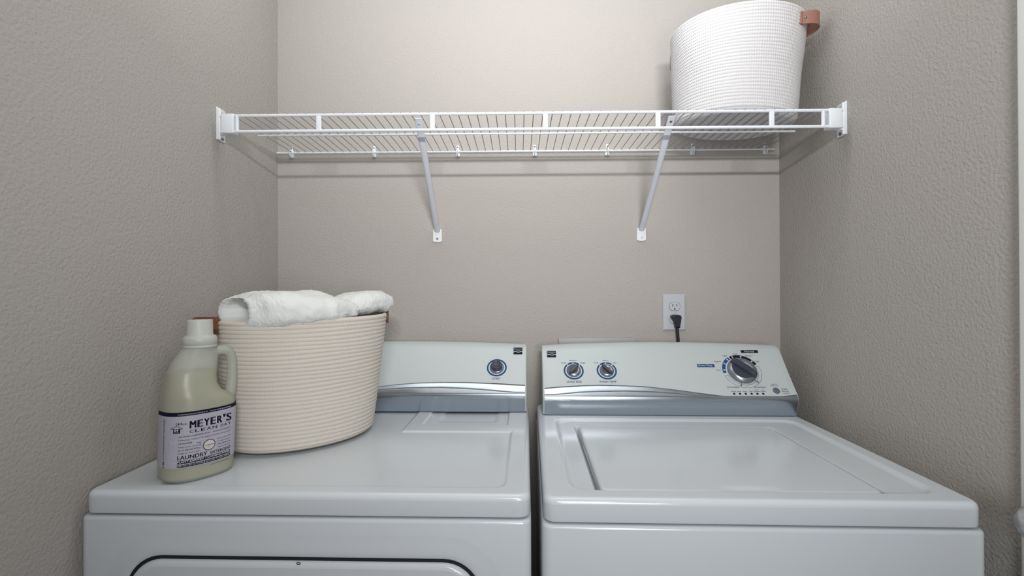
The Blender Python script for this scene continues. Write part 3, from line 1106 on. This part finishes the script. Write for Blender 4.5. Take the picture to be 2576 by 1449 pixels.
wc = Console(wash, 0.0, 0.0140, 0.6750, 0.011)
wc.housing()
Z5 = lambda x, y: (1340 + x / 6.039, 840 + y / 6.039)
Z6 = lambda x, y: (1700 + x / 6.585, 850 + y / 6.585)
wc.trim([Z5(170, 822), Z5(400, 800), Z5(800, 780), Z5(1010, 775), Z5(1300, 780), Z5(1700, 795), Z6(0, 857), Z6(350, 905), Z6(700, 950), Z6(1000, 980), Z6(1300, 989), Z6(1600, 980), Z6(2020, 938)],
        [Z5(170, 977), Z5(400, 932), Z5(700, 900), Z5(1000, 884), Z5(1400, 878), Z5(1800, 890), Z6(0, 930), Z6(400, 985), Z6(2020, 1000)], 0.0045)
badge(wc, [Z5(218, 260), Z5(352, 260), Z5(352, 357), Z5(218, 357)])

pr = MB()                                            # 0 ink, 1 blue, 2 navy, 3 white
place = lambda x, s: wc.at(x, s, 0.0005)
over = lambda x, s: wc.at(x, s, 0.0008)


def wtext(zf, s, x0, x1, y, cap, mi=0, pl=place, bold=0.0):
    a, b_ = wc.uv(*zf(x0, y)), wc.uv(*zf(x1, y))
    h = abs(wc.uv(*zf(x0, y - cap))[1] - a[1])
    write(pr, s, a, b_, h, pl, mi, bold)


def ring_dial(zf, cx_, cy_, rx, ang, ticks):
    c = wc.uv(*zf(cx_, cy_))
    r = abs(wc.uv(*zf(cx_ + rx, cy_))[0] - wc.uv(*zf(cx_ - rx, cy_))[0]) / 2
    arc_band(pr, c, r * 0.84, r, 0, 360, place, 1, 72)
    for t in ticks:
        d = Vector((math.cos(R(t)), math.sin(R(t))))
        cc = Vector(c)
        line2(pr, [cc + d * r * 0.70, cc + d * r * 0.93], r * 0.055, over, 3)
        arc_band(pr, cc + d * r * 0.92, 0, r * 0.055, 0, 360, over, 3, 10)
    o = dial(wc, c, r * 0.71, ang, 'dial')
    return o


PRINTS = [INK, BLUE, NAVY, WHITE_INK]
for title, xa, xb, cx_, ang, ticks, words in (('LOAD SIZE', 518, 745, 623, 48, (132, 92, 47), (('Small', 432, 507, 447), ('Medium', 555, 667, 412), ('Large', 720, 798, 447))),
                                              ('WASH TEMP', 1013, 1277, 1125, 132, (134, 92, 48), (('Cold', 930, 993, 447), ('Warm', 1060, 1150, 412), ('Hot', 1225, 1272, 447)))):
    pr = MB()
    dl = ring_dial(Z5, cx_, 560, 152.5, ang, ticks)
    for s, x0, x1, y in words:
        wtext(Z5, s, x0, x1, y, 16, 0, place, 0.01)
    wtext(Z5, title, xa, xb, 740, 28, 0, place, 0.008)
    pr.build('dial_print', PRINTS, wash)
pr = MB()
# cycle selector
cc = wc.uv(*Z6(1094, 551))
CR = abs(wc.uv(*Z6(1410, 551))[0] - wc.uv(*Z6(778, 551))[0]) / 2
ri = CR * 0.835
arc_band(pr, cc, ri, CR, 120.5, 187, place, 1)
arc_band(pr, cc, ri, CR, 25.5, 116, place, 2, 32)
for a0, a1, gap in ((-87, 18, -47), (197, 267, 252)):
    for r_ in (ri, CR):
        line2(pr, [(cc[0] + r_ * math.cos(R(a0 + (a1 - a0) * i / 30)), cc[1] + r_ * math.sin(R(a0 + (a1 - a0) * i / 30))) for i in range(31)], 0.0006, place, 0)
    for a in (a0, a1):
        d = Vector((math.cos(R(a)), math.sin(R(a))))
        line2(pr, [Vector(cc) + d * ri, Vector(cc) + d * CR], 0.0006, place, 0)
for t, mi in ((128.5, 3), (150, 3), (176, 3), (106.7, 3), (78, 3), (41, 3), (252, 0), (-47, 0)):
    d = Vector((math.cos(R(t)), math.sin(R(t))))
    q = Vector(cc)
    arc_band(pr, q + d * CR * 0.92, CR * 0.020, CR * 0.045, 0, 360, over, mi, 12)
    line2(pr, [q + d * CR * 0.74, q + d * CR * 0.88], CR * 0.028, over, mi)
for quad, mi in (((1068, 205, 1350, 205, 1368, 250, 1085, 250), 2), ((343, 435, 630, 435, 648, 487, 360, 487), 1)):
    poly2(pr, [wc.uv(*Z6(quad[i], quad[i + 1])) for i in (6, 4, 2, 0)], place, mi)
wtext(Z6, 'Normal', 1140, 1293, 240, 27, 3, over, 0.015)
wtext(Z6, 'Heavy Duty', 372, 610, 473, 30, 3, over, 0.015)
for s, x0, x1, y, cap in (('Super', 945, 1025, 275, 18), ('Light', 778, 848, 305, 18), ('Regular', 642, 755, 400, 18), ('Super', 672, 757, 542, 18), ('Regular', 1155, 1270, 305, 18), ('Light', 1312, 1387, 400, 18),
                          ('Drain/Spin', 855, 1055, 829, 25), ('Rinse/Spin', 1305, 1498, 829, 25)):
    wtext(Z6, s, x0, x1, y, cap)
pr.build('cycle_print', PRINTS, wash)
pr = MB()
for s, x0, x1, y, cap in (('CANCEL', 1580, 1685, 778, 15), ('Hold 3 Sec', 1570, 1705, 803, 15), ('START', 1753, 1862, 863, 25),
                          ('PAUSE', 1762, 1878, 902, 25), ('Unlock Lid', 1775, 1890, 927, 13)):
    wtext(Z6, s, x0, x1, y, cap)
pr.build('start_print', PRINTS, wash)
pr = MB()
for s, x0, x1, y, cap in (('Sensing', 918, 1003, 895, 15), ('Wash', 1022, 1085, 895, 15), ('Rinse', 1120, 1180, 895, 15), ('Spin', 1222, 1272, 895, 15),
                          ('Cycle', 1300, 1365, 868, 15), ('Complete', 1285, 1395, 895, 15), ('Lid', 1428, 1462, 868, 15), ('Locked', 1408, 1488, 895, 15)):
    wtext(Z6, s, x0, x1, y, cap)
pr.build('status_print', PRINTS, wash)
dial(wc, cc, CR * 0.755, 136, 'cycle_dial')
c = wc.uv(*Z6(1665, 877))
b = MB()
b.lathe([(0.0088, 0.0), (0.0088, 0.0012), (0.0078, 0.0018), (0.0008, 0.0018)], 32, face_matrix(wc, c))
b.build('start_button', BUTTON, wash)
for x in (967, 1063, 1160, 1256, 1352, 1449):
    c = wc.uv(*Z6(x, 927))
    b = MB()
    b.lathe([(0.0029, 0.0), (0.0029, 0.0006), (0.0022, 0.0010), (0.0003, 0.0010)], 18, face_matrix(wc, c))
    b.build('indicator_light', RUBBER, wash)


# ------------------------------------------------------------------ wall outlet, plug, washer hookup box
ol = thing('wall_outlet', 'white duplex wall outlet above the washer console', 'outlet', (1.2030, 0.0, 1.1775))
b = MB()
rows = []
for w, h, y in ((0.0345, 0.0555, 0.0), (0.0345, 0.0555, -0.002), (0.0330, 0.0540, -0.0035), (0.0295, 0.0505, -0.0062), (0.0285, 0.0495, -0.0064)):
    rows.append([(-w, y, -h), (w, y, -h), (w, y, h), (-w, y, h)])
b.grid(rows, closed_u=True, smooth=False)
b.add(rows[-1], [(0, 1, 2, 3)], 0, False)
fix_normals(b.build('cover_plate', PLATE, ol))
for zc in (0.0185, -0.0195):
    b = MB()
    prof = []
    for k in range(40):
        a = 2 * math.pi * k / 40
        x, z = 0.0158 * math.cos(a), 0.0158 * math.sin(a)
        prof.append((x, max(-0.0130, min(0.0130, z))))
    r0 = [(x, -0.0060, zc + z) for x, z in prof]
    r1 = [(x * 0.97, -0.0078, zc + z * 0.97) for x, z in prof]
    b.grid([r0, r1], closed_u=True, smooth=False)
    b.add(r1, [tuple(range(40))], 0, False)
    ro = fix_normals(b.build('socket', PLATE, ol))
    b = MB()
    sc_ = 1.03
    rg = [[(x * k, -0.00655, zc + z * k) for x, z in prof] for k in (1.0, 1.045)]
    b.grid(rg, closed_u=True, smooth=False)
    b.build('socket_outline', INK, ro)
    if zc > 0:
        for x, hh in ((-0.0058, 0.0040), (0.0058, 0.0034)):
            b = MB()
            b.box((x - 0.0011, -0.0080, zc + 0.003 - hh), (x + 0.0011, -0.0076, zc + 0.003 + hh))
            b.build('slot', BLACK, ro)
        b = MB()
        g_ = [(0.0023 * math.cos(R(a)), 0.0023 * math.sin(R(a))) for a in range(0, 181, 20)] + [(-0.0023, -0.002), (0.0023, -0.002)]
        b.add([(x, -0.0080, zc - 0.0078 + z) for x, z in g_], [tuple(range(len(g_)))], 0, False)
        b.build('ground_hole', BLACK, ro)
b = MB()
b.lathe([(0.003, 0), (0.0028, 0.0008), (0.0004, 0.001)], 16, Matrix.Translation((0, -0.0064, 0.0)) @ Matrix.Rotation(math.pi / 2, 4, 'X'))
b.build('screw', PLATE, ol)

pc = thing('power_cord', 'black plug and cord running down from outlet behind washer', 'power cord', (1.2030, -0.0079, 1.1580))
b = MB()
# flat right-angle plug: outline in x,z with bevelled depth
out = [(-0.0120, 0.0105), (-0.0085, 0.0128), (0.0100, 0.0128), (0.0148, 0.0105), (0.0160, 0.0050), (0.0140, -0.0070), (0.0128, -0.0150), (0.0118, -0.0180), (0.0115, -0.0250), (0.0100, -0.0262), (-0.0010, -0.0262), (-0.0022, -0.0250), (-0.0030, -0.0180), (-0.0060, -0.0070), (-0.0135, 0.0040), (-0.0138, 0.0085)]
cx_ = 0.003
rows = []
for y, k in ((0.0, 1.0), (-0.012, 1.0), (-0.0165, 0.92), (-0.0185, 0.80)):
    rows.append([(cx_ + (x - cx_) * k, y, -0.005 + (z + 0.005) * k) for x, z in out])
b.grid(rows, closed_u=True, smooth=False)
b.add(rows[-1], [tuple(range(len(out)))], 0, False)
b.add(rows[0], [tuple(range(len(out)))], 0, False)
fix_normals(b.build('plug', RUBBER, pc))
b = MB()
b.tube([(0.0045, -0.0085, -0.0255), (0.0055, -0.0085, -0.036), (0.0070, -0.0088, -0.060), (0.0075, -0.0088, -0.110), (0.0075, -0.0088, -0.30), (0.0080, -0.0088, -0.60)], 0.0042, 12)
b.build('cord', RUBBER, pc)

wb = thing('hookup_box', 'pale plastic hookup box on the wall peeking over washer console', 'hookup box', (0.9706, 0.0, 1.0000), 0)
wb.rotation_euler = (0, R(-0.45), 0)
b = MB()
fr, hw, hh = 0.030, 0.1158, 0.1022
b.box((-hw, -0.012, hh - fr), (hw, 0.0, hh), 0.0015)
b.box((-hw, -0.012, -hh), (hw, 0.0, -hh + fr), 0.0015)
b.box((-hw, -0.012, -hh + fr), (-hw + fr, 0.0, hh - fr), 0.0015)
b.box((hw - fr, -0.012, -hh + fr), (hw, 0.0, hh - fr), 0.0015)
b.build('frame', BOX_PLASTIC, wb)
b = MB()
b.box((-hw + fr, -0.004, -hh + fr), (hw - fr, -0.001, hh - fr))
b.build('back_panel', BOX_PLASTIC, wb)


# ------------------------------------------------------------------ detergent bottle
BO = Vector((0.1386, -0.5723, 0))
BT = 0.9565
BU = Vector((math.cos(BT), math.sin(BT), 0))
BV = Vector((-math.sin(BT), math.cos(BT), 0))         # away from the viewer
BASE = TOP_Z - 0.0032 + 0.0004
bot = thing('detergent_bottle', 'half-full milky laundry detergent jug with lilac label and loop handle', 'bottle', (BO.x, BO.y, BASE), BT)

prof_b = [  # z, half width a, centre shift c, half depth b
    (BASE, 0.0520, 0.0000, 0.0430), (BASE + 0.0012, 0.0560, 0.0000, 0.0468), (BASE + 0.005, 0.0582, -0.0010, 0.0488), (0.9300, 0.0584, -0.0012, 0.0492), (0.976, 0.0588, 0.0005, 0.0492), (1.005, 0.0590, 0.0012, 0.0492),
    (1.0291, 0.0590, 0.0019, 0.0492), (1.040, 0.0583, 0.0016, 0.0490), (1.0475, 0.0570, 0.0008, 0.0487), (1.0520, 0.0552, -0.0010, 0.0482), (1.0560, 0.0525, -0.0035, 0.0476), (1.0600, 0.0480, -0.0075, 0.0468), (1.0645, 0.0450, -0.0098, 0.0457), (1.0715, 0.0424, -0.0114, 0.0441), (1.0785, 0.0406, -0.0119, 0.0425), (1.0895, 0.0392, -0.0110, 0.0397),
    (1.1006, 0.0384, -0.0088, 0.0368), (1.1087, 0.0375, -0.0063, 0.0345), (1.1198, 0.0360, -0.0028, 0.0313), (1.1271, 0.0343, -0.0002, 0.0290), (1.1350, 0.0310, 0.0022, 0.0268), (1.1400, 0.0284, 0.0036, 0.0258), (1.1440, 0.0265, 0.0044, 0.0250)]
NB = 72


def bsec(z, a, c, b_, n=2.5, k=1.0):
    row = []
    for i in range(NB):
        t = 2 * math.pi * i / NB
        x, y = ellipse(a * k, b_ * k, n, t)
        row.append((c + x, y, z - BASE))
    return row


def bint(z):
    A = np.array(prof_b)
    return [float(np.interp(z, A[:, 0], A[:, i])) for i in (1, 2, 3)]


zz = []
for (p, q) in zip(prof_b[:-1], prof_b[1:]):
    nseg = max(1, int((q[0] - p[0]) / 0.004))
    zz += [p[0] + (q[0] - p[0]) * i / nseg for i in range(nseg)]
zz.append(prof_b[-1][0])
rows = [bsec(z, *bint(z), n=2.5 - 0.45 * sstep(1.06, 1.14, z)) for z in zz]
b = MB().grid(rows, closed_u=True)
b.add(rows[0], [tuple(reversed(range(NB)))], 0, False)
b.add(rows[-1], [tuple(range(NB))], 0, False)
b.build('jug', BOTTLE, bot)
rows = [bsec(z, *bint(z), k=0.972, n=2.5) for z in zz if BASE + 0.003 < z < 1.1003]
rows.append(bsec(1.1003, *bint(1.1003), k=0.972))
b = MB().grid(rows, closed_u=True)
b.add(rows[0], [tuple(reversed(range(NB)))], 0, False)
b.add(rows[-1], [tuple(range(NB))], 0, False)
b.build('detergent', LIQUID, bot)
hz = lambda u_, z: (u_, 0.0, z - BASE)
b = MB()
hp = [hz(0.026, 1.1305), hz(0.036, 1.1345), hz(0.047, 1.1335), hz(0.0555, 1.1275), hz(0.0598, 1.116), hz(0.0606, 1.100), hz(0.0605, 1.080), hz(0.0590, 1.062), hz(0.0560, 1.048), hz(0.0500, 1.036)]
fine = []
for i in range(len(hp) - 1):
    p0, p1, p2, p3 = [Vector(hp[max(0, min(len(hp) - 1, i + k))]) for k in (-1, 0, 1, 2)]
    for t in [k / 5 for k in range(5)]:
        fine.append(0.5 * ((2 * p1) + (p2 - p0) * t + (2 * p0 - 5 * p1 + 4 * p2 - p3) * t * t + (3 * p1 - p0 - 3 * p2 + p3) * t ** 3))
fine.append(Vector(hp[-1]))
b.tube(fine, [0.0098 - 0.0014 * math.sin(math.pi * i / (len(fine) - 1)) for i in range(len(fine))], 18, flat=1.25, up=(0, 1, 0))
b.build('handle', BOTTLE, bot)
b = MB()
cz0, cc_ = 1.1428, 0.0046
cp = lambda r_, z: (r_, z - BASE)
b.lathe([cp(0.0262, cz0), cp(0.0282, cz0 + 0.001), cp(0.0282, cz0 + 0.0035), cp(0.0268, cz0 + 0.0045), cp(0.0268, cz0 + 0.0055), cp(0.0280, cz0 + 0.0065), cp(0.0280, cz0 + 0.0165), cp(0.0268, cz0 + 0.0190),
         cp(0.0262, cz0 + 0.0200), cp(0.0250, cz0 + 0.0215), cp(0.0222, cz0 + 0.0225), cp(0.0212, cz0 + 0.024), cp(0.0205, cz0 + 0.0500), cp(0.0198, cz0 + 0.0512), cp(0.0010, cz0 + 0.0514)], 56,
        Matrix.Translation((cc_, 0, 0)))
b.build('cap', CAP, bot)

# label wrapped round the jug: (theta-like arc length, z)
LA, LB, LN = 0.0590, 0.0492, 2.5
_tab = []
_acc, _prev = 0.0, None
for i in range(2001):
    t = -math.pi - 0.9 + (2 * math.pi + 0.9) * i / 2000
    p = ellipse(LA, LB, LN, t)
    if _prev:
        _acc += math.hypot(p[0] - _prev[0], p[1] - _prev[1])
    _tab.append((_acc, t, p[0], p[1]))
    _prev = p
TS, TT = np.array([q[0] for q in _tab]), np.array([q[1] for q in _tab])


def lab_at(s, z, off=0.0006):
    t = float(np.interp(s, TS, TT))
    a, c, bb = bint(min(z, 1.0475))
    x, y = ellipse(a, bb, LN, t)
    x2, y2 = ellipse(a + off, bb + off, LN, t)
    return Vector((c + x2, y2, z - BASE))


def lab_uv(u, v):                                    # measured point on the jug's side -> (s, z)
    d = ray(u, v)
    best = None
    lo = (BO - CAM)
    t0 = Vector((lo.x, lo.y, 0)).dot(Vector((d.x, d.y, 0))) / (d.x ** 2 + d.y ** 2)
    prevf = 1
    for i in range(241):
        t = t0 - 0.09 + i * 0.00075
        p = CAM + d * t - BO
        x, y = p.dot(BU), p.dot(BV)
        a, c, bb = bint(min(max(CAM.z + d.z * t, BASE), 1.0475))
        f = (abs((x - c) / a) ** LN + abs(y / bb) ** LN) - 1
        if best is None or f < best[0]:
            best = (f, t, x - c, y, a, bb)
        if f < 0:
            break
    _, t, x, y, a, bb = best
    z = CAM.z + d.z * t
    ss = math.copysign(min(1, abs(y / bb)) ** (LN / 2), y)
    cs = math.copysign(min(1, abs(x / a)) ** (LN / 2), x)
    th = math.atan2(ss, cs)
    return (float(np.interp(th, TT, TS)), z)


def lpx(x, y):                                       # close-up of the label
    return lab_uv(380 + x / 6.3, 1000 + y / 6.3)


LZ0, LZ1 = 0.9395, 1.0362
s_lo, s_hi = float(np.interp(-math.pi - 0.15, TT, TS)), float(np.interp(-0.06, TT, TS))
lb = MB()                                            # 0 lilac, 1 navy, 2 white, 3 pale, 4 mauve, 5 lilac line
ns = 60
zs_ = [LZ0 + (LZ1 - 0.0068 - LZ0) * i / 14 for i in range(15)]
lb.grid([[lab_at(s_lo + (s_hi - s_lo) * k / ns, z) for k in range(ns + 1)] for z in zs_], mi=0)
lb.grid([[lab_at(s_lo + (s_hi - s_lo) * k / ns, z, 0.0007) for k in range(ns + 1)] for z in (LZ1 - 0.0068, LZ1 - 0.0034, LZ1)], mi=1)
P1 = lambda s, z: lab_at(s, z, 0.0011)
P2 = lambda s, z: lab_at(s, z, 0.0014)
P3 = lambda s, z: lab_at(s, z, 0.0017)


def row_z(p, q):
    return (lpx(*p)[1] + lpx(*q)[1]) / 2


def ltext(s, p, q, cap, mi=1, pl=P2, bold=0.0, dx=0.0, dz=0.0, z=None):
    a, b_ = Vector(lpx(*p)), Vector(lpx(*q))
    h = abs(lpx(p[0], p[1] - cap)[1] - a.y)
    a.x += dx
    b_.x += dx
    a.y = b_.y = z if z is not None else (a.y + b_.y) / 2
    a.y += dz
    b_.y += dz
    write(lb, s, a, b_, h, pl, mi, bold)


def lbar(p, q, h, mi, pl=P1, z=None):
    a, b_ = Vector(lpx(*p)), Vector(lpx(*q))
    hh = abs(lpx(p[0], p[1] - h)[1] - a.y)
    a.y = b_.y = z if z is not None else (a.y + b_.y) / 2
    n = 14
    lb.grid([[pl(*(a.lerp(b_, i / n) + Vector((0, dz)))) for i in range(n + 1)] for dz in (0, hh)], mi=mi, smooth=False)


def letters(s, p, q, cap, mi, pl, bold, dx=0, dz=0, z=None):  # one glyph at a time so that big letters follow the curve
    z = z if z is not None else row_z(p, q)
    wid = {'M': 1.25, "'": 0.45, 'Y': 1.05}
    tot = sum(wid.get(ch, 1.0) for ch in s)
    acc = 0
    for ch in s:
        w = wid.get(ch, 1.0)
        f0, f1 = (acc + 0.13 * w) / tot, (acc + w * 0.87) / tot
        acc += w
        pa = (p[0] + (q[0] - p[0]) * f0, p[1] + (q[1] - p[1]) * f0)
        pb = (p[0] + (q[0] - p[0]) * f1, p[1] + (q[1] - p[1]) * f1)
        ltext(ch, pa, pb, cap, mi, pl, bold, dx, dz, z)


ZH = LZ1 - 0.0050
ltext('HARDWORKING', (440, 282), (893, 248), 17, 2, P2, 0.01, z=ZH)
ltext('HOMEKEEPING', (930, 242), (1255, 165), 17, 2, P2, 0.01, z=ZH)
letters("MEYER'S", (605, 475), (1262, 350), 112, 2, P1, 0.05, -0.0010, -0.0004)
letters("MEYER'S", (605, 475), (1262, 350), 112, 1, P3, 0.05)
ltext('Mrs.', (440, 435), (585, 430), 34, 1, P2, 0.02)
ZC = row_z((600, 552), (1255, 420))
letters('CLEAN', (600, 552), (1045, 482), 44, 1, P2, 0.006, z=ZC)
letters('DAY', (1085, 474), (1255, 420), 44, 1, P2, 0.006, z=ZC)
ZA = row_z((440, 616), (1240, 490))
ltext('AROMATHERAPEUTIC', (440, 616), (930, 566), 20, 1, P2, 0.01, z=ZA)
ltext('HOUSEHOLD PRODUCTS', (972, 556), (1240, 490), 20, z=ZA)
ltext('Creating clean and happy homes since 2001', (437, 662), (1240, 545), 17)
ltext('LAVENDER', (437, 738), (655, 726), 22, 1, P2, 0.015)
ltext('has', (722, 718), (790, 712), 17)
ltext('long been prized', (434, 785), (788, 758), 18)
ltext('for its DELIGHTFUL,', (432, 838), (788, 808), 22, 1, P2, 0.005)
ltext('original and clean', (430, 884), (785, 856), 18)
ltext('Some notes that', (1040, 655), (1240, 590), 16)
ltext('so fresh and a', (1040, 700), (1238, 638), 16)
ltext('WELCOMING and', (1040, 744), (1238, 684), 18, 1, P2, 0.006)
ltext('reassuring note', (1038, 790), (1236, 722), 16)
ZL = row_z((425, 985), (1238, 832)) + 0.0020
ZP, ZG = row_z((418, 1048), (1236, 868)), row_z((415, 1102), (1236, 920))
ltext('LAUNDRY', (425, 985), (880, 930), 60, 1, P2, 0.02, z=ZL)
ltext('DETERGENT', (935, 920), (1238, 832), 44, 1, P2, 0.018, z=ZL)
lbar((418, 1048), (838, 1005), 46, 1, z=ZP)
lbar((838, 1005), (1236, 868), 46, 1, z=ZP)
ltext('PLANT-DERIVED CLEANING', (424, 1037), (1095, 948), 27, 2, P2, 0.02, z=ZP + 0.0016)
ltext('POWER', (1112, 922), (1226, 880), 27, 2, P2, 0.02, z=ZP + 0.0016)
lbar((415, 1102), (836, 1050), 42, 1, z=ZG)
lbar((850, 1048), (1236, 920), 42, 1, z=ZG)
ltext('GENTLE ON CLOTHES', (422, 1090), (826, 1045), 28, 2, P2, 0.006, z=ZG + 0.0014)
ltext('REMOVES TOUGH STAINS', (860, 1040), (1226, 925), 28, 2, P2, 0.006, z=ZG + 0.0014)
ltext('64 FL OZ (2 QT) 1.89 L', (935, 1062), (1225, 968), 17)
# hanger with the load count
line2(lb, [lpx(405, 432), lpx(400, 418), lpx(412, 406), lpx(426, 412), (lpx(424, 430)), lpx(412, 450)], 0.0006, P2, 1)
line2(lb, [lpx(330, 492), lpx(412, 452), lpx(508, 488), lpx(508, 494), lpx(330, 498), lpx(330, 492)], 0.0006, P2, 1)
lbar((357, 574), (466, 566), 72, 1)
ltext('64', (378, 540), (440, 535), 34, 2, P2, 0.03)
ltext('loads', (376, 562), (448, 557), 14, 2, P2, 0.01)
# scent roundel
c0 = Vector(lpx(915, 742))
rx_, rz_ = abs(lpx(1008, 742)[0] - lpx(822, 742)[0]) / 2, abs(lpx(915, 658)[1] - lpx(915, 826)[1]) / 2
for rr_, mi, pl in ((1.04, 4, P2), (0.98, 4, P2), (0.86, 3, P3)):
    pts = [(c0.x + rx_ * rr_ * math.cos(2 * math.pi * i / 36), c0.y + rz_ * rr_ * math.sin(2 * math.pi * i / 36)) for i in range(36)]
    lb.add([pl(*c0)] + [pl(*p) for p in pts], [(0, i + 1, (i + 1) % 36 + 1) for i in range(36)], mi, False)
P4 = lambda s, z: lab_at(s, z, 0.0020)
ltext('LAVENDER', (848, 760), (985, 738), 17, 1, P4, 0.015)
ltext('SCENT', (880, 785), (940, 776), 12, 1, P4)
# faint line drawing: washing machine and laundry
PL = P1
for pts in ([(300, 1040), (315, 695), (520, 690)], [(318, 745), (515, 742)], [(300, 1040), (415, 1042)], [(455, 560), (540, 660), (500, 700)], [(620, 655), (720, 680), (800, 668), (880, 640)], [(690, 690), (770, 790), (850, 850), (910, 835)],
            [(690, 560), (660, 600), (760, 590)], [(1080, 470), (1130, 560), (1110, 640)], [(1170, 440), (1275, 380)], [(1180, 470), (1275, 410)], [(1190, 500), (1275, 440)], [(1190, 560), (1275, 500)],
            [(1160, 610), (1275, 545)], [(620, 880), (640, 940)], [(690, 900), (710, 850), (740, 920)], [(770, 850), (780, 900)], [(1050, 780), (1040, 830)], [(1090, 840), (1110, 780), (1130, 830)], [(1150, 760), (1160, 810)],
            [(480, 570), (470, 620), (500, 640)], [(610, 520), (600, 560), (650, 600)]):
    line2(lb, [lpx(*p) for p in pts], 0.00045, PL, 5)
for (x, y, r_) in ((345, 720, 15), (393, 720, 15)):
    line2(lb, [lpx(x + r_ * math.cos(a * 0.5236), y + r_ * math.sin(a * 0.5236)) for a in range(13)], 0.00045, PL, 5)
line2(lb, [lpx(440 + 92 * math.cos(a * 0.2618), 893 + 85 * math.sin(a * 0.2618)) for a in range(3, 26)], 0.00045, PL, 5)
line2(lb, [lpx(355 + 10 * i, 905 + (6 if i % 2 else -4)) for i in range(16)], 0.00045, PL, 5)
# text that runs up the narrow side
a, b_ = Vector(lpx(207, 985)), Vector(lpx(222, 345))
a.x = b_.x = (a.x + b_.x) / 2 + 0.0012
write(lb, '& CONVENTIONAL MACHINES', a, b_, 0.0026, P2, 1, 0.012)
a, b_ = Vector(lpx(205, 1105)), Vector(lpx(208, 1005))
a.x = b_.x = (a.x + b_.x) / 2 + 0.0018
write(lb, 'HE', a, b_, 0.0036, P2, 1, 0.04)
lo_ = lb.build('label', [LABEL, LABEL_NAVY, WHITE_INK, LABEL_PALE, LABEL_PINK, LILAC_INK], bot)

# lint specks etc. are left out; all objects are in world units of metres
